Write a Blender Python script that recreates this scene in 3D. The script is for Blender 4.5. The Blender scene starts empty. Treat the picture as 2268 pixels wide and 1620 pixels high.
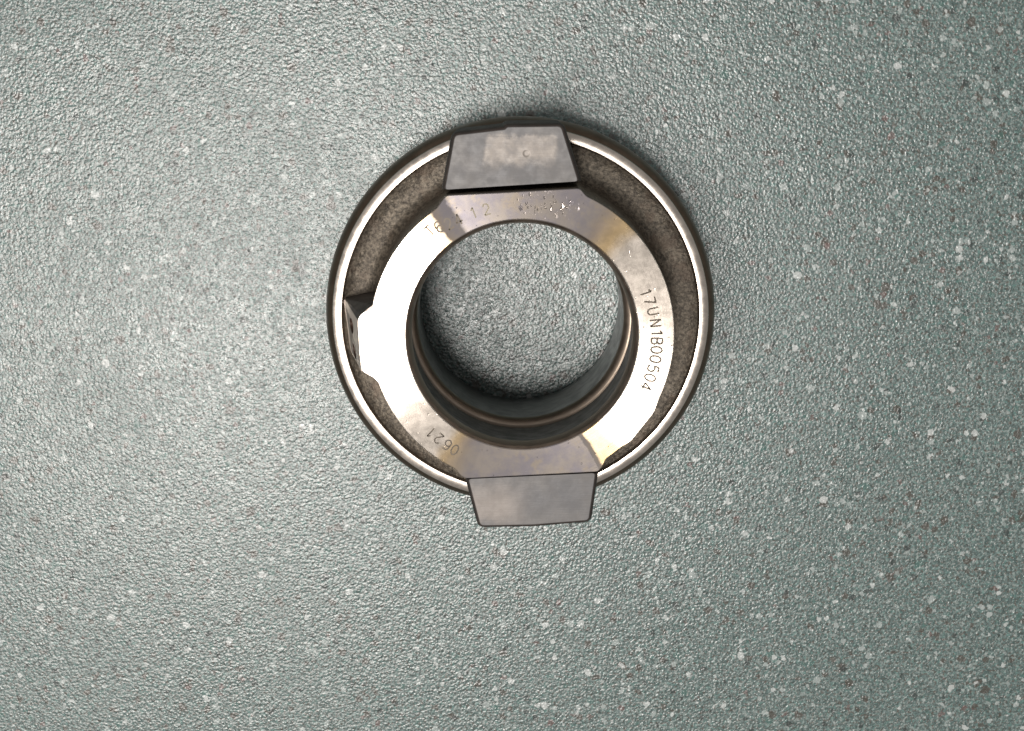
import bpy, bmesh, math, random
from mathutils import Vector, Matrix, noise

# ------------------------------------------------------------------ camera
MM = 0.001
W, H, F = 2268.0, 1620.0, 3000.0            # photograph size and focal length in its pixels
CAM = Vector((-2.939, 37.159, 290.306))     # millimetres, bearing axis at the origin, table at z = 0
RV = Vector((-0.1752, -0.0046, 0.0))        # rotation vector of the hand-held phone
ROT = Matrix.Rotation(RV.length, 3, RV.normalized())
sc = bpy.context.scene
cd = bpy.data.cameras.new('camera'); co = bpy.data.objects.new('camera', cd)
sc.collection.objects.link(co)
cd.sensor_width = 36.0; cd.lens = 36.0 * F / W
cd.clip_start = 0.005; cd.clip_end = 50
co.matrix_world = Matrix.Translation(CAM * MM) @ ROT.to_4x4()
sc.camera = co

# ------------------------------------------------------------------ light (indoors: a ceiling lamp and a window side)
wd = bpy.data.worlds.new('World'); sc.world = wd; wd.use_nodes = True
wd.node_tree.nodes['Background'].inputs[0].default_value = (1.0, 0.985, 0.96, 1)
wd.node_tree.nodes['Background'].inputs[1].default_value = 0.37
def area(name, loc, target, size, power, col, shape='DISK', size_y=None):
    l = bpy.data.lights.new(name, 'AREA'); l.shape = shape; l.size = size
    if size_y: l.size_y = size_y
    l.energy = power; l.color = col
    o = bpy.data.objects.new(name, l); sc.collection.objects.link(o)
    o.location = loc
    o.rotation_euler = (Vector(target) - Vector(loc)).to_track_quat('-Z', 'Y').to_euler()
    return o
area('ceiling_lamp', (-0.066, -0.060, 0.95), (0, 0, 0.02), 0.12, 3.9, (1.0, 0.965, 0.92))
area('window_light', (-0.325, -0.150, 0.90), (-0.05, 0, 0.02), 0.33, 4.8, (1.0, 0.94, 0.88), 'ELLIPSE', 0.42)
sc.view_settings.view_transform = 'Standard'; sc.view_settings.look = 'None'
sc.view_settings.exposure = 0.0; sc.view_settings.gamma = 1.0
sc.view_settings.use_curve_mapping = False

# ------------------------------------------------------------------ helpers
def back(px, py, z):                        # photograph pixel -> point on the horizontal plane z (mm)
    d = ROT @ Vector(((px - W / 2) / F, -(py - H / 2) / F, -1.0))
    return CAM + d * ((z - CAM.z) / d.z)

def link(name, bm, mats, parent=None, smooth=35):
    me = bpy.data.meshes.new(name)
    bmesh.ops.recalc_face_normals(bm, faces=bm.faces[:])
    bm.to_mesh(me); bm.free()
    for m in (mats if isinstance(mats, (list, tuple)) else [mats]): me.materials.append(m)
    if smooth:
        me.polygons.foreach_set('use_smooth', [True] * len(me.polygons))
        me.set_sharp_from_angle(angle=math.radians(smooth))
    o = bpy.data.objects.new(name, me); sc.collection.objects.link(o)
    o.parent = parent
    return o

def loft(bm, rings, mi=None):               # rings of equal length, closed round; millimetres
    vs = [[bm.verts.new(Vector(p) * MM) for p in r] for r in rings]
    n = len(vs[0])
    for k in range(len(vs) - 1):
        for i in range(n):
            f = bm.faces.new((vs[k][i], vs[k][(i + 1) % n], vs[k + 1][(i + 1) % n], vs[k + 1][i]))
            if mi: f.material_index = mi[k]
    return vs

N = 720
ANG = [2 * math.pi * i / N for i in range(N)]
def circ(r, z): return [(r * math.cos(a), r * math.sin(a), z) for a in ANG]

# ------------------------------------------------------------------ node helpers
class NT:
    def __init__(s, name):
        s.m = bpy.data.materials.new(name); s.m.use_nodes = True
        s.t = s.m.node_tree; s.b = s.t.nodes['Principled BSDF']
        s.co = s.t.nodes.new('ShaderNodeTexCoord').outputs['Object']
    def n(s, typ, **kw):
        nd = s.t.nodes.new(typ)
        for k, v in kw.items():
            if k.startswith('i_'): s.put(nd.inputs[k[2:].replace('_', ' ')], v)
            else: setattr(nd, k, v)
        return nd
    def put(s, sock, v):
        if isinstance(v, bpy.types.NodeSocket): s.t.links.new(v, sock)
        elif isinstance(v, tuple) and sock.type == 'RGBA' and len(v) == 3: sock.default_value = v + (1,)
        else: sock.default_value = v
    def set(s, name, v): s.put(s.b.inputs[name], v)
    def math(s, op, a, b=0.0, c=0.0, clamp=False):
        nd = s.t.nodes.new('ShaderNodeMath'); nd.operation = op; nd.use_clamp = clamp
        s.put(nd.inputs[0], a); s.put(nd.inputs[1], b)
        if len(nd.inputs) > 2: s.put(nd.inputs[2], c)
        return nd.outputs[0]
    def mix(s, f, a, b, mode='MIX'):
        nd = s.t.nodes.new('ShaderNodeMix'); nd.data_type = 'RGBA'; nd.blend_type = mode
        s.put(nd.inputs[0], f); s.put(nd.inputs[6], a); s.put(nd.inputs[7], b)
        return nd.outputs[2]
    def ss(s, v, lo, hi, a=0.0, b=1.0):
        nd = s.t.nodes.new('ShaderNodeMapRange'); nd.interpolation_type = 'SMOOTHSTEP'
        s.put(nd.inputs['Value'], v); nd.inputs['From Min'].default_value = lo; nd.inputs['From Max'].default_value = hi
        nd.inputs['To Min'].default_value = a; nd.inputs['To Max'].default_value = b
        return nd.outputs[0]
    def noise(s, scale, detail=3, rough=0.55, vec=None, dist=0.0, out='Fac'):
        nd = s.t.nodes.new('ShaderNodeTexNoise')
        s.put(nd.inputs['Vector'], vec if vec is not None else s.co)
        nd.inputs['Scale'].default_value = scale; nd.inputs['Detail'].default_value = detail
        nd.inputs['Roughness'].default_value = rough; nd.inputs['Distortion'].default_value = dist
        return nd.outputs[out]
    def vor(s, scale, vec=None, feature='F1', rnd=1.0, smooth=0.3):
        nd = s.t.nodes.new('ShaderNodeTexVoronoi'); nd.feature = feature
        s.put(nd.inputs['Vector'], vec if vec is not None else s.co)
        nd.inputs['Scale'].default_value = scale; nd.inputs['Randomness'].default_value = rnd
        if feature == 'SMOOTH_F1': nd.inputs['Smoothness'].default_value = smooth
        return nd
    def bump(s, h, strength, dist, normal=None):
        nd = s.t.nodes.new('ShaderNodeBump')
        nd.inputs['Strength'].default_value = strength; nd.inputs['Distance'].default_value = dist
        s.put(nd.inputs['Height'], h)
        if normal is not None: s.put(nd.inputs['Normal'], normal)
        return nd.outputs[0]
    def vadd(s, a, b, op='ADD'):
        nd = s.t.nodes.new('ShaderNodeVectorMath'); nd.operation = op
        s.put(nd.inputs[0], a); s.put(nd.inputs[1], b)
        return nd.outputs[0]
    def vscale(s, a, k):
        nd = s.t.nodes.new('ShaderNodeVectorMath'); nd.operation = 'SCALE'
        s.put(nd.inputs[0], a); nd.inputs['Scale'].default_value = k
        return nd.outputs[0]
    def xyz(s):
        nd = s.t.nodes.new('ShaderNodeSeparateXYZ'); s.put(nd.inputs[0], s.co); return nd.outputs
    def polar(s):
        x, y, z = s.xyz()
        r = s.math('SQRT', s.math('ADD', s.math('MULTIPLY', x, x), s.math('MULTIPLY', y, y)))
        return s.math('ARCTAN2', y, x), r, z
    def tangent(s, radial):                 # unit vector round the bearing axis or away from it
        x, y, z = s.xyz()
        nd = s.t.nodes.new('ShaderNodeCombineXYZ')
        if radial: s.put(nd.inputs[0], x); s.put(nd.inputs[1], y)
        else: s.put(nd.inputs[0], s.math('MULTIPLY', y, -1.0)); s.put(nd.inputs[1], x)
        return s.vadd(nd.outputs[0], (0, 0, 0), 'NORMALIZE') if False else s._norm(nd.outputs[0])
    def _norm(s, v):
        nd = s.t.nodes.new('ShaderNodeVectorMath'); nd.operation = 'NORMALIZE'
        s.put(nd.inputs[0], v); return nd.outputs[0]

# ------------------------------------------------------------------ materials
def mat_table():
    k = NT('speckled_laminate')
    warp = k.noise(300, 2, 0.5, out='Color')
    v1 = k.vadd(k.co, k.vscale(k.vadd(warp, (0.5, 0.5, 0.5), 'SUBTRACT'), 0.0016))
    v1 = k.vadd(v1, k.vscale(k.vadd(k.noise(1500, 2, 0.6, out='Color'), (0.5, 0.5, 0.5), 'SUBTRACT'), 0.0011))
    # base: muted grey-green with clouds of slightly different tone
    c = k.mix(k.noise(42, 4, 0.6), (0.080, 0.132, 0.127), (0.110, 0.157, 0.151))
    c = k.mix(k.ss(k.noise(620, 3, 0.7), 0.42, 0.66), c, (0.044, 0.082, 0.078))
    c = k.mix(k.math('MULTIPLY', k.ss(k.noise(800, 2, 0.6), 0.56, 0.72), 0.55), c, (0.20, 0.215, 0.205))
    # dense fine grain: dark, brown and pale grains of well under a millimetre
    c = k.mix(k.math('MULTIPLY', k.ss(k.noise(1900, 2, 0.55, k.vadd(k.co, (2.0, 0, 0))), 0.49, 0.57), 0.65), c, (0.036, 0.046, 0.042))
    c = k.mix(k.math('MULTIPLY', k.ss(k.noise(1600, 2, 0.55, k.vadd(k.co, (0, 3.0, 0))), 0.545, 0.62), 0.65), c, (0.085, 0.058, 0.042))
    c = k.mix(k.math('MULTIPLY', k.ss(k.noise(1500, 2, 0.55, k.vadd(k.co, (0, 5.0, 1.0))), 0.54, 0.61), 0.65), c, (0.255, 0.305, 0.29))
    c = k.mix(k.math('MULTIPLY', k.ss(k.noise(1100, 2, 0.55, k.vadd(k.co, (7.0, 1.0, 0))), 0.57, 0.65), 0.55), c, (0.10, 0.215, 0.195))
    # brown, dark and green chips
    def chips(scale, seed, dens, rad, col, amt, wv=v1):
        vv = k.vadd(wv, (seed, seed * 0.37, 0.0))
        vo = k.vor(scale, vv)
        sep = k.n('ShaderNodeSeparateColor'); k.put(sep.inputs[0], vo.outputs['Color'])
        pick = k.math('LESS_THAN', sep.outputs[0], dens)
        size = k.math('MULTIPLY_ADD', k.math('POWER', sep.outputs[1], 1.6), rad * 1.05, rad * 0.35)
        body = k.ss(k.math('SUBTRACT', size, vo.outputs['Distance']), -0.035, 0.06)
        return k.math('MULTIPLY', k.math('MULTIPLY', pick, body), amt), sep.outputs[2], col
    f, t, col = chips(520, 3.1, 0.20, 0.42, (0.050, 0.036, 0.025), 0.75); c = k.mix(f, c, col)
    f, t, col = chips(600, 7.7, 0.16, 0.38, (0.018, 0.026, 0.024), 0.8); c = k.mix(f, c, col)
    f, t, col = chips(560, 5.3, 0.10, 0.36, (0.045, 0.115, 0.100), 0.7); c = k.mix(f, c, col)
    f, t, col = chips(560, 9.9, 0.06, 0.34, (0.12, 0.055, 0.048), 0.6); c = k.mix(f, c, col)
    # white flecks, two sizes
    f, t, col = chips(520, 1.3, 0.24, 0.33, None, 0.74); c = k.mix(f, c, k.mix(t, (0.32, 0.36, 0.35), (0.52, 0.54, 0.53)))
    f, t, col = chips(900, 4.4, 0.27, 0.36, None, 0.62); c = k.mix(f, c, k.mix(t, (0.24, 0.28, 0.27), (0.42, 0.45, 0.44)))
    k.set('Base Color', c)
    # pebbled, leathery relief
    w2 = k.vadd(k.co, k.vscale(k.vadd(k.noise(700, 2, 0.5, out='Color'), (0.5, 0.5, 0.5), 'SUBTRACT'), 0.0009))
    d = k.vor(1600, w2, 'SMOOTH_F1', 1.0, 0.35).outputs['Distance']
    h = k.math('SUBTRACT', 1.0, d)
    h = k.math('MULTIPLY_ADD', k.noise(1750, 2, 0.55), 1.2, h)
    h = k.math('MULTIPLY_ADD', k.noise(4200, 2, 0.6), 0.22, h)
    k.set('Normal', k.bump(h, 1.0, 0.000092))
    k.set('Roughness', k.math('ADD', k.ss(k.noise(260, 3, 0.6), 0.3, 0.7, 0.27, 0.34), k.ss(k.noise(26, 4, 0.6, dist=0.6), 0.4, 0.7, -0.012, 0.045)))
    k.set('Specular IOR Level', 1.0)
    return k.m

def mat_face():
    k = NT('turned_steel_face')
    th, r, z = k.polar()
    nz = k.noise(160, 4, 0.65); nf = k.noise(420, 4, 0.7)
    wob = k.math('MULTIPLY', k.math('SUBTRACT', nz, 0.5), 0.13)
    tw = k.math('ADD', th, wob)
    def sector(lo, hi, s1=0.035, s2=0.035):  # soft-edged mask between two angles in degrees
        lo, hi = math.radians(lo), math.radians(hi)
        return k.math('MULTIPLY', k.ss(tw, lo - s1, lo + s1), k.ss(tw, hi - s2, hi + s2, 1.0, 0.0))
    heat = k.math('MAXIMUM', sector(55, 127, 0.14, 0.11), sector(-117, -58.5, 0.12, 0.03))
    gold = k.math('MAXIMUM', k.math('MAXIMUM', sector(43, 60, 0.08, 0.08), sector(122, 134, 0.08, 0.08)),
                  k.math('MAXIMUM', sector(-124, -112, 0.06, 0.06), sector(-60, -47, 0.02, 0.09)))
    steel = k.mix(nf, (0.53, 0.465, 0.40), (0.63, 0.565, 0.505))
    blue = k.mix(k.ss(k.noise(230, 4, 0.65), 0.35, 0.65), (0.34, 0.305, 0.330), (0.45, 0.39, 0.345))
    blue = k.mix(k.math('MULTIPLY', k.ss(k.noise(330, 3, 0.6), 0.55, 0.72), 0.55), blue, (0.52, 0.42, 0.29))
    c = k.mix(k.math('MULTIPLY', gold, 0.9), steel, (0.50, 0.35, 0.17))
    c = k.mix(heat, c, blue)
    x, y, zz = k.xyz()
    dx = k.math('MULTIPLY', k.math('SUBTRACT', x, 0.0045), 1 / 0.0062); dy = k.math('MULTIPLY', k.math('SUBTRACT', y, 0.0235), 1 / 0.0026)
    near = k.ss(k.math('ADD', k.math('MULTIPLY', dx, dx), k.math('MULTIPLY', dy, dy)), 0.1, 1.0, 1.0, 0.0)
    st = k.n('ShaderNodeMapping'); k.put(st.inputs['Vector'], k.co); st.inputs['Scale'].default_value = (1.0, 0.45, 1.0)
    dent = k.ss(k.noise(1900, 1, 0.5, st.outputs[0]), 0.60, 0.72)
    nick = k.math('MULTIPLY', near, dent)
    heat = k.math('MULTIPLY', heat, k.math('SUBTRACT', 1.0, nick))
    # bare turned steel: grooves run round the bore; heated sectors carry a dull oxide film
    g = k.n('ShaderNodeBsdfAnisotropic', distribution='BECKMANN')
    k.put(g.inputs['Color'], c); k.put(g.inputs['Roughness'], k.ss(nf, 0.25, 0.75, 0.208, 0.232))
    g.inputs['Anisotropy'].default_value = 0.52
    k.put(g.inputs['Tangent'], k.tangent(False))
    k.set('Base Color', k.vscale(c, 0.38)); k.set('Roughness', 0.64); k.set('Metallic', 0.2)
    mx = k.n('ShaderNodeMixShader')
    k.put(mx.inputs[0], k.math('MULTIPLY_ADD', gold, 0.38, k.math('MULTIPLY_ADD', heat, 0.82, 0.12), clamp=True)); k.put(mx.inputs[1], g.outputs[0]); k.put(mx.inputs[2], k.b.outputs[0])
    k.put(k.t.nodes['Material Output'].inputs['Surface'], mx.outputs[0])
    # turning marks, scratches and the dents by the ear
    gro = k.n('ShaderNodeCombineXYZ'); k.put(gro.inputs[0], k.math('MULTIPLY', r, 1.0)); k.put(gro.inputs[1], k.math('MULTIPLY', th, 0.0006))
    turn = k.noise(5200, 2, 0.6, gro.outputs[0])
    h = k.math('MULTIPLY', turn, 0.35)
    h = k.math('MULTIPLY_ADD', nick, -14.0, h)
    pit = k.ss(k.noise(1500, 1, 0.5), 0.74, 0.80)
    h = k.math('MULTIPLY_ADD', pit, -5.0, h)
    nb = k.bump(h, 1.0, 0.000010)
    k.set('Normal', nb); k.put(g.inputs['Normal'], nb)
    return k.m

def mat_lip(name='polished_steel_lip', col=(0.50, 0.445, 0.395), rough=0.25, an=0.6):
    k = NT(name)
    th, r, z = k.polar()
    k.set('Base Color', k.mix(k.noise(300, 4, 0.6), col, tuple(v * 0.88 for v in col)))
    k.set('Metallic', 1.0)
    k.set('Roughness', k.ss(k.noise(500, 3, 0.6), 0.3, 0.7, rough - 0.04, rough + 0.05))
    k.set('Anisotropic', an); k.put(k.b.inputs['Tangent'], k.tangent(True))
    gro = k.n('ShaderNodeCombineXYZ'); k.put(gro.inputs[0], r); k.put(gro.inputs[1], k.math('MULTIPLY', th, 0.0005)); k.put(gro.inputs[2], z)
    k.set('Normal', k.bump(k.noise(4000, 2, 0.6, gro.outputs[0]), 1.0, 0.000004))
    return k.m

def mat_steel(name, c1, c2, rough, metallic=1.0, bump=0.00001, bs=900):
    k = NT(name)
    k.set('Base Color', k.mix(k.ss(k.noise(220, 4, 0.65), 0.3, 0.7), c1, c2))
    k.set('Metallic', metallic)
    k.set('Roughness', k.ss(k.noise(400, 3, 0.6), 0.3, 0.7, rough - 0.06, rough + 0.06))
    k.set('Normal', k.bump(k.noise(bs, 3, 0.6), 1.0, bump))
    return k.m

def mat_cast():
    k = NT('shot_blasted_casting')
    n = k.noise(1500, 4, 0.7)
    c = k.mix(k.ss(n, 0.35, 0.68), (0.055, 0.046, 0.036), (0.185, 0.155, 0.120))
    c = k.mix(k.math('MULTIPLY', k.ss(k.noise(260, 3, 0.6), 0.5, 0.7), 0.5), c, (0.12, 0.085, 0.062))
    c = k.mix(k.math('MULTIPLY', k.ss(k.noise(110, 4, 0.65, dist=0.8), 0.48, 0.66), 0.32), c, (0.045, 0.034, 0.026))
    k.set('Base Color', c); k.set('Metallic', 0.55); k.set('Roughness', 0.50)
    h = k.math('ADD', k.noise(1700, 3, 0.65), k.math('MULTIPLY', k.noise(600, 2, 0.5), 0.8))
    k.set('Normal', k.bump(h, 1.0, 0.00016))
    return k.m

def mat_ear():
    k = NT('hardened_ear_steel')
    x, y, z = k.xyz()
    c = k.mix(k.ss(k.noise(150, 4, 0.6), 0.3, 0.7), (0.108, 0.105, 0.108), (0.130, 0.122, 0.118))
    c = k.mix(k.math('MULTIPLY', k.ss(k.noise(900, 4, 0.7), 0.55, 0.75), 0.3), c, (0.095, 0.088, 0.088))
    # rubbed contact patch on the upper ear with a hardness-test dimple
    nn = k.math('MULTIPLY', k.math('SUBTRACT', k.noise(420, 4, 0.7), 0.5), 0.004)
    px = k.math('ADD', k.math('SUBTRACT', x, k.math('MULTIPLY', k.math('SUBTRACT', 0.034, y), -0.15)), k.math('MULTIPLY', nn, 0.25))
    py = k.math('ADD', y, nn)
    patch = k.math('MULTIPLY', k.math('MULTIPLY', k.ss(px, -0.0069, -0.0061), k.ss(px, 0.0056, 0.0068, 1.0, 0.0)),
                   k.math('MULTIPLY', k.ss(py, 0.0295, 0.0316), k.ss(py, 0.0348, 0.0360, 1.0, 0.0)))
    low = k.math('MULTIPLY', k.math('MULTIPLY', k.ss(px, -0.0090, -0.0010), k.ss(px, 0.0060, 0.0130, 1.0, 0.0)),
                 k.math('MULTIPLY', k.ss(py, -0.0370, -0.0340), k.ss(py, -0.0320, -0.0265, 1.0, 0.0)))
    c = k.mix(k.math('MULTIPLY', k.math('MULTIPLY', patch, k.ss(k.noise(300, 4, 0.65), 0.25, 0.62, 0.35, 1.0)), 0.8), c, (0.235, 0.205, 0.18))
    c = k.mix(k.math('MULTIPLY', low, 0.75), c, (0.235, 0.205, 0.185))
    k.set('Base Color', c); k.set('Metallic', 0.25)
    k.set('Roughness', k.math('SUBTRACT', k.ss(k.noise(500, 3, 0.6), 0.3, 0.7, 0.44, 0.54), k.math('MULTIPLY', patch, 0.06)))
    d = k.math('SQRT', k.math('ADD', k.math('POWER', k.math('SUBTRACT', x, 0.00075), 2.0), k.math('POWER', k.math('SUBTRACT', y, 0.0323), 2.0)))
    h = k.math('MULTIPLY', k.ss(d, 0.0003, 0.00075), 3.0)
    sm = k.n('ShaderNodeMapping'); k.put(sm.inputs['Vector'], k.co); sm.inputs['Scale'].default_value = (0.06, 1.0, 1.0); sm.inputs['Rotation'].default_value = (0, 0, 0.07)
    h = k.math('ADD', h, k.math('MULTIPLY', k.noise(3000, 3, 0.7, sm.outputs[0]), 0.8))
    h = k.math('ADD', h, k.math('MULTIPLY', k.noise(1300, 3, 0.7), 0.5))
    k.set('Normal', k.bump(h, 1.0, 0.000018))
    return k.m

M_TABLE = mat_table(); M_FACE = mat_face(); M_LIP = mat_lip(); M_CAST = mat_cast(); M_EAR = mat_ear()
M_EDGE = mat_lip('race_edge_steel', (0.42, 0.345, 0.28), 0.45, 0.2)
M_CHAM = mat_lip('bore_chamfer_steel', (0.46, 0.375, 0.305), 0.38, 0.3)
M_SHELL = mat_steel('shell_steel', (0.135, 0.092, 0.066), (0.19, 0.135, 0.10), 0.38)
M_BORE = mat_steel('shade_dark_bore_steel', (0.040, 0.035, 0.032), (0.060, 0.052, 0.046), 0.42)  # shade inside the bore is painted in as a near-black base
M_RACE = mat_steel('dark_race_steel', (0.10, 0.108, 0.108), (0.14, 0.148, 0.146), 0.36)
M_ETCH = mat_steel('etched_mark', (0.070, 0.056, 0.042), (0.15, 0.12, 0.09), 0.65, 0.0)
M_ETCHF = mat_steel('faint_etched_mark', (0.13, 0.107, 0.08), (0.19, 0.155, 0.12), 0.6, 0.0)
M_ETCHG = mat_steel('yellowish_etched_mark', (0.25, 0.215, 0.15), (0.30, 0.26, 0.185), 0.6, 0.0)
M_OXIDE_SHADE = mat_steel('dark_oxide_and_shade', (0.020, 0.015, 0.013), (0.040, 0.029, 0.024), 0.6, 0.2, 0.00014, 1700)  # dark oxide on the ear sides; painted-in shade on the boss
M_BOSS = mat_steel('boss_steel', (0.36, 0.305, 0.275), (0.46, 0.40, 0.36), 0.48)
M_HOLE = mat_steel('hole_inside', (0.035, 0.022, 0.016), (0.06, 0.03, 0.02), 0.6, 0.3)

# ------------------------------------------------------------------ table
bm = bmesh.new()
bmesh.ops.create_cube(bm, size=1.0, matrix=Matrix.Translation((0, 0, -0.015)) @ Matrix.Diagonal((0.9, 0.8, 0.03, 1)))
bmesh.ops.bevel(bm, geom=bm.edges[:], offset=0.004, segments=3, affect='EDGES')
table = link('table_top', bm, M_TABLE)
table['kind'] = 'structure'; table['label'] = 'grey-green speckled laminate table top with pebbled surface'

# ------------------------------------------------------------------ the release bearing
root = bpy.data.objects.new('clutch_release_bearing', None); sc.collection.objects.link(root)
root.empty_display_size = 0.02
root['label'] = 'steel clutch release bearing with two fork ears standing on the speckled table'
root['category'] = 'bearing'

ZF, ZE = 50.1, 46.8                          # heights of the turned face and of the ear pads
R0 = 27.36
trace = [(988,433),(1136,425.5),(1284.5,417.6),(1300,433),(1313,446),(1340,463),(1444,564),(1473,615),(1493,733),(1467,878),(1449,915),
         (1397,980),(1377,994),(1361,1008),(1344,1020),(1337,1029),(1325.5,1045.5),(1180,1053),(1031,1060.5),(1018,1052),(1007,1041),(976,1018),
         (888,944),(858,897),(841,858),(837,848),(825,836),(811,829),(801,823),(798,812),(795,783),(791,716),(792,707),(797,697),(808,690),(819,684),(825,673),
         (832,650),(841,622),(875,553),(905,516),(940,484),(965,459)]
flat = {1, 17}                               # points on the straight steps by the ears
ctl = []
for i, (px, py) in enumerate(trace):
    p = back(px, py, ZF); r = math.hypot(p.x, p.y); a = math.atan2(p.y, p.x) % (2 * math.pi)
    if i not in flat and abs(r - R0) < 0.40: r = R0
    ctl.append((a, r))
ctl.sort()
# straight chords near the ears are straight in the plane, so interpolate in x, y
def outline(a):
    n = len(ctl)
    for i in range(n):
        a0, r0 = ctl[i]; a1, r1 = ctl[(i + 1) % n]
        if i == n - 1: a1 += 2 * math.pi
        aa = a if a >= a0 or i < n - 1 else a + 2 * math.pi
        if i == n - 1 and a < ctl[0][0]: aa = a + 2 * math.pi
        if a0 <= aa <= a1:
            if abs(r0 - R0) < 1e-6 and abs(r1 - R0) < 1e-6: return R0
            A = Vector((r0 * math.cos(a0), r0 * math.sin(a0))); B = Vector((r1 * math.cos(a1), r1 * math.sin(a1)))
            d = Vector((math.cos(aa), math.sin(aa))); e = B - A
            den = d.x * e.y - d.y * e.x
            return (A.x * e.y - A.y * e.x) / den if abs(den) > 1e-9 else r0
    return R0
RO = [outline(a) for a in ANG]
for _ in range(3): RO = [(RO[i - 1] + 2 * RO[i] + RO[(i + 1) % N]) / 4 for i in range(N)]
RB = [min(r, 27.5) for r in RO]              # without the boss, for the foot of the wall
def ring(f, z): return [(f(i) * math.cos(a), f(i) * math.sin(a), z) for i, a in enumerate(ANG)]

# turned collar: bore chamfer, flat face, broken outer edge
bm = bmesh.new()
loft(bm, [circ(20.0, 46.8), circ(20.1, 48.2), circ(20.45, 49.35), circ(20.85, 49.98), circ(21.02, ZF), ring(lambda i: (21.02 + RO[i]) / 2, ZF), ring(lambda i: RO[i] - 0.4, ZF), ring(lambda i: RO[i] - 0.16, ZF),
          ring(lambda i: RO[i] - 0.05, ZF - 0.06), ring(lambda i: RO[i], ZF - 0.22), ring(lambda i: RO[i] + 0.05, ZF - 1.2)],
     [1, 1, 1, 0, 0, 0, 0, 0, 0, 2])
collar = link('turned_collar', bm, [M_FACE, M_CHAM, M_CAST], root, 15)
collar['label'] = 'bright turned steel face with heat-tinted patches'

# cast body: collar wall with draft, fillet and rough channel floor
def rough(v, amp, sc_): return amp * noise.fractal(Vector(v) * sc_, 0.8, 2.1, 4)
bm = bmesh.new()
prof = [(0.05, ZF - 1.2, 0), (0.25, 44, 0.1), (0.55, 36, 0.4), (0.9, 30, 0.9), (1.2, 27.0, 1.0), (1.7, 25.3, 1.0), (2.6, 24.5, 1.0)]
rings = []
for off, z, t in prof:
    rr = []
    for i, a in enumerate(ANG):
        r = RO[i] * (1 - t) + RB[i] * t + off
        p = [r * math.cos(a), r * math.sin(a), z]
        g = rough(p, 0.10, 0.5) if z < 48 else 0
        rr.append((p[0] + g * math.cos(a), p[1] + g * math.sin(a), p[2]))
    rings.append(rr)
for r, z in ((30.6, 24.2), (31.4, 24.1), (32.2, 24.1), (33.0, 24.15), (33.8, 24.3), (34.5, 24.55), (35.0, 24.8)):
    rings.append([(r * math.cos(a), r * math.sin(a), z + rough((r * math.cos(a), r * math.sin(a), z), 0.16, 0.45)) for a in ANG])
loft(bm, rings)
body = link('cast_body', bm, M_CAST, root, 60)
body['label'] = 'dark rough cast channel around the collar'

# polished lip and outer shell
bm = bmesh.new()
crown = [(35.28 + 1.72 * i / 10, 25.97 - 0.19 * (35.28 + 1.72 * i / 10 - 35.78) ** 2) for i in range(11)]   # slightly domed lip
loft(bm, [circ(34.75, 23.8), circ(35.12, 25.5)] + [circ(r, z) for r, z in crown] + [circ(37.1, 25.55), circ(37.15, 25.3)])
lip = link('rim_lip', bm, M_LIP, root, 30); lip['label'] = 'thin polished steel rim'
bm = bmesh.new()
sp = [(37.1, 25.3), (37.3, 25.05), (37.75, 24.6), (38.25, 23.85), (38.65, 22.7), (38.92, 21.2), (39.05, 19.0), (39.1, 12.0), (39.0, 3.0), (38.7, 1.5), (38.2, 0.5), (37.0, 0.12), (34.0, 0.05), (30.0, 0.3), (28.5, 2.5), (28.0, 8.0)]
loft(bm, [circ(r, z) for r, z in sp])
shell = link('outer_shell', bm, M_SHELL, root, 50); shell['label'] = 'brownish steel outer bearing shell with rounded shoulder'

# bore: sleeve wall, bright race edge, race wall
bm = bmesh.new()
loft(bm, [circ(20.0, 46.8), circ(20.1, 46.3), circ(20.3, 45.0), circ(20.9, 40.0), circ(21.4, 30.0), circ(22.0, 28.2), circ(22.3, 27.05)])
link('bore_sleeve', bm, M_BORE, root, 50)
bm = bmesh.new()
loft(bm, [circ(22.3, 27.0), circ(21.6, 27.0), circ(21.45, 26.97), circ(20.55, 26.2), circ(20.35, 25.0)])
link('race_edge', bm, M_EDGE, root, 50)['label'] = 'bright thin chamfered edge inside the bore'
bm = bmesh.new()
loft(bm, [circ(20.35, 25.0), circ(20.4, 20.0), circ(20.9, 8.0), circ(21.2, 2.0), circ(21.7, 0.6), circ(22.6, 0.06), circ(26.5, 0.06), circ(27.3, 1.2), circ(27.4, 8.0)])
link('inner_race', bm, M_RACE, root, 50)['label'] = 'dark grey inner race wall down to the table'

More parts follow.
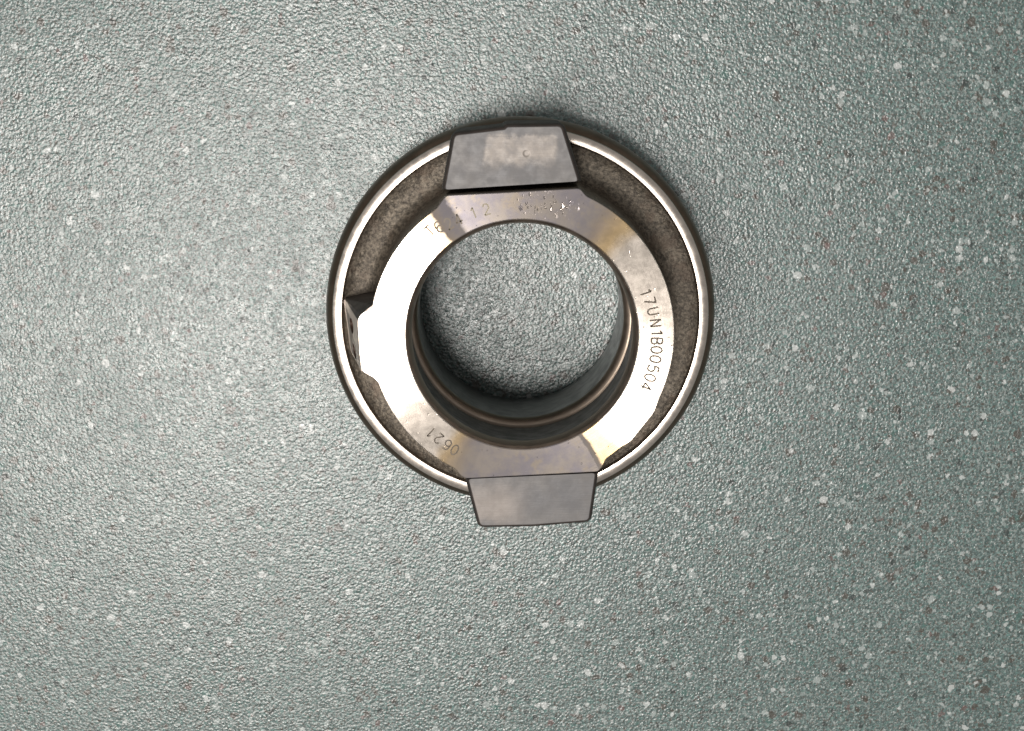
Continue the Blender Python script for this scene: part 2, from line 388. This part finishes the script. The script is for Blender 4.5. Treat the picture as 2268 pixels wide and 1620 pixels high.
# fork ears
def ear(poly, inner):                        # poly: pad corners at ZE, counter-clockwise seen from above
    bm = bmesh.new()
    n = len(poly); cx = sum(p[0] for p in poly) / n; cy = sum(p[1] for p in poly) / n
    def off(d, z):
        o = []
        for i in range(n):
            a, b, c = (Vector(poly[i - 1]), Vector(poly[i]), Vector(poly[(i + 1) % n]))
            e1 = (b - a).normalized(); e2 = (c - b).normalized()
            n1 = Vector((e1.y, -e1.x)); n2 = Vector((e2.y, -e2.x))
            if d > 0 and n1.dot(inner) > 0.9 or d > 0 and n2.dot(inner) > 0.9:   # the side by the collar goes straight down
                m = (n1 if n2.dot(inner) > 0.9 else n2) - inner * inner.dot(n1 if n2.dot(inner) > 0.9 else n2)
                o.append((b.x + m.x * d, b.y + m.y * d, z)); continue
            m = n1 + n2; m = m / max(m.dot(n1), 0.35)
            o.append((b.x + m.x * d, b.y + m.y * d, z))
        return o
    levels = [(-0.05, ZE), (0.06, ZE - 0.05), (0.30, ZE - 0.22), (0.62, ZE - 0.9), (0.80, ZE - 2.4), (0.95, 38.0), (1.1, 33.0), (1.3, 24.0)]
    vs = loft(bm, [off(d, z) for d, z in levels], [0, 1, 1, 1, 1, 1, 1])
    f = bm.faces.new(vs[0]); f.material_index = 0
    bm.faces.new(list(reversed(vs[-1]))).material_index = 1
    return link('fork_ear', bm, [M_EAR, M_OXIDE_SHADE], root, 12)
def pad(pts):                                # corners rounded by subdividing
    q = [back(x, y, ZE).xy for x, y in pts]; out = []
    n = len(q)
    for i in range(n):
        a, b, c = q[i - 1], q[i], q[(i + 1) % n]
        d = min(0.6, 0.35 * (a - b).length, 0.35 * (c - b).length)
        p0 = b + (a - b).normalized() * d; p1 = b + (c - b).normalized() * d
        for t in (0, 0.33, 0.67, 1): out.append(tuple(p0 * (1 - t) ** 2 + b * 2 * t * (1 - t) + p1 * t * t))
    return out
up = pad([(986,421),(1280,402.5),(1242,281),(1124,282.5),(1119,288),(1008,301)])
ear(up, Vector((0.06, -1.0)).normalized())['label'] = 'ear pad with pale rubbed patch and small dimple'
lo = pad([(1065,1164),(1180,1162),(1303,1152),(1318,1048),(1038,1061)])
lo = [Vector(p) for p in lo]
c0 = back(1178, 1054, ZE).xy                 # the seam side runs a little under the collar edge
ear([tuple(p) for p in lo], Vector((-0.05, 1.0)).normalized())['label'] = 'plain grey ear pad meeting the collar at a thin seam'

# sloping boss with two oblong holes at the side of the collar
bm = bmesh.new()
top = [(-26.6, 5.6), (-27.25, 4.9), (-29.0, 3.85), (-29.5, 2.9), (-29.3, -3.1), (-29.05, -6.35), (-26.9, -7.45), (-24, 0)]
bot = [(-26.5, 5.5), (-28.6, 4.8), (-34.5, 3.75), (-34.7, 3.35), (-34.2, -1.0), (-33.8, -5.0), (-33.55, -6.5), (-32.9, -7.4), (-29.0, -8.6), (-27.0, -9.2), (-24, 0)]
for x, y in top: bm.verts.new(Vector((x, y, ZF - 0.5)) * MM)
for x, y in bot: bm.verts.new(Vector((x, y, 26.6)) * MM)
for x, y in bot: bm.verts.new(Vector((x * 1.004, y, 23.5)) * MM)
res = bmesh.ops.convex_hull(bm, input=bm.verts[:])
bmesh.ops.delete(bm, geom=[v for v in bm.verts if not v.link_faces], context='VERTS')
for f in bm.faces:
    f.normal_update()
    if f.normal.y > 0.45: f.material_index = 3  # side turned from the light: its shade is put into the colour
    elif f.normal.y < -0.5: f.material_index = 2
boss = link('locating_boss', bm, [M_BOSS, M_HOLE, M_CAST, M_OXIDE_SHADE], root, 20)
boss['label'] = 'sloping boss with two dark oblong holes'
def bool_cut(o, cutters):
    for c in cutters:
        m = o.modifiers.new('cut', 'BOOLEAN'); m.operation = 'DIFFERENCE'; m.solver = 'EXACT'; m.object = c
        try: m.material_mode = 'TRANSFER'
        except Exception: pass
    dg = bpy.context.evaluated_depsgraph_get(); me = bpy.data.meshes.new_from_object(o.evaluated_get(dg))
    o.modifiers.clear(); o.data = me
    for c in cutters: bpy.data.objects.remove(c)
cut = []
for px, py in ((779.5, 722), (784.5, 778)):
    bmc = bmesh.new()
    c = back(px, py, 38.5)
    bmesh.ops.create_uvsphere(bmc, u_segments=20, v_segments=12, radius=1.0,
        matrix=Matrix.Translation(Vector((c.x + 0.3, c.y, 38.5)) * MM) @ Matrix.Rotation(math.radians(12), 4, 'Y') @ Matrix.Diagonal((2.2 * MM, 1.5 * MM, 3.2 * MM, 1)))
    cut.append(link('cutter', bmc, M_HOLE, None))
bpy.context.view_layer.update()
bool_cut(boss, cut)

# ------------------------------------------------------------------ etched codes (stroke letters, 1 unit high)
def arc(cx, cy, rx, ry, a0, a1, n=14): return [(cx + rx * math.cos(math.radians(a0 + (a1 - a0) * i / n)), cy + ry * math.sin(math.radians(a0 + (a1 - a0) * i / n))) for i in range(n + 1)]
GL = {
 '0': [arc(0, .5, .32, .5, 0, 360, 26)], '1': [[(-.2, .78), (.05, 1), (.05, 0)]], '7': [[(-.3, 1), (.3, 1), (-.08, 0)]],
 'U': [[(-.3, 1), (-.3, .32)] + arc(0, .32, .3, .32, 180, 360) + [(.3, 1)]], 'N': [[(-.3, 0), (-.3, 1), (.3, 0), (.3, 1)]],
 'B': [[(-.28, 0), (-.28, 1), (.02, 1)] + arc(.02, .76, .24, .24, 90, -90) + [(-.28, .52)], [(.02, .52)] + arc(.02, .26, .28, .26, 90, -90) + [(-.28, 0)]],
 '5': [[(.28, 1), (-.22, 1), (-.27, .56)] + arc(0, .32, .31, .32, 125, -150)], '4': [[(.12, 0), (.12, 1), (-.32, .28), (.34, .28)]],
 '6': [[(.24, .92)] + arc(.02, .5, .34, .5, 75, 180) , arc(0, .3, .31, .3, 0, 360, 22)],
 '2': [arc(0, .71, .29, .29, 165, -35) + [(-.3, 0), (.32, 0)]], '9': [arc(0, .7, .31, .3, 0, 360, 22), [(.31, .7)] + arc(-.02, .5, .33, .5, 0, -100)],
 'T': [[(-.33, 1), (.33, 1)], [(0, 1), (0, 0)]],
}
def code(chars, height, width, mat, label):
    bm = bmesh.new()
    for ch, px, py in chars:
        p = back(px, py, ZF); up_ = Vector((p.x, p.y)).normalized(); rt = Vector((up_.y, -up_.x))
        strokes = []
        for st in GL[ch]:                    # break each stroke at its sharp corners so the line keeps its width
            cur = [st[0]]
            for i in range(1, len(st)):
                cur.append(st[i])
                if i < len(st) - 1:
                    u = (Vector(st[i]) - Vector(st[i - 1])).normalized(); v = (Vector(st[i + 1]) - Vector(st[i])).normalized()
                    if u.dot(v) < 0.7: strokes.append(cur); cur = [st[i]]
            strokes.append(cur)
        for st in strokes:
            q = [Vector((p.x, p.y)) + rt * (x * height * 0.92) + up_ * ((y - .5) * height) for x, y in st]
            L = []
            for i in range(len(q)):
                t = (q[min(i + 1, len(q) - 1)] - q[max(i - 1, 0)]).normalized(); nn = Vector((-t.y, t.x)) * width / 2
                L.append((bm.verts.new(Vector((*(q[i] + nn), ZF + 0.006)) * MM), bm.verts.new(Vector((*(q[i] - nn), ZF + 0.006)) * MM)))
            for i in range(len(L) - 1): bm.faces.new((L[i][0], L[i][1], L[i + 1][1], L[i + 1][0]))
    for f in bm.faces:
        f.normal_update()
    o = link('etched_code', bm, mat, collar, 0); o['label'] = label
    return o
code([('1',1430.4,648.6),('7',1439,667),('U',1447,690),('N',1452,716),('1',1455,738),('B',1455,756),('0',1454,775.5),('0',1451.6,796),('5',1446.7,817),('0',1439.8,837),('4',1431,856.5)],
     2.0, 0.29, M_ETCH, 'etched code 17UN1B00504')
code([('0',1007,997),('6',990.6,986),('2',972,972),('1',954.6,958.7)], 1.9, 0.25, M_ETCH, 'etched number 0621')
code([('T',952,512),('6',972,503),('2',993.5,496),('4',1015,487)], 1.95, 0.28, M_ETCHF, 'faint etched code starting with T')
code([('1',1049,472),('2',1077,464)], 1.9, 0.24, M_ETCHG, 'faint yellowish etched digits')
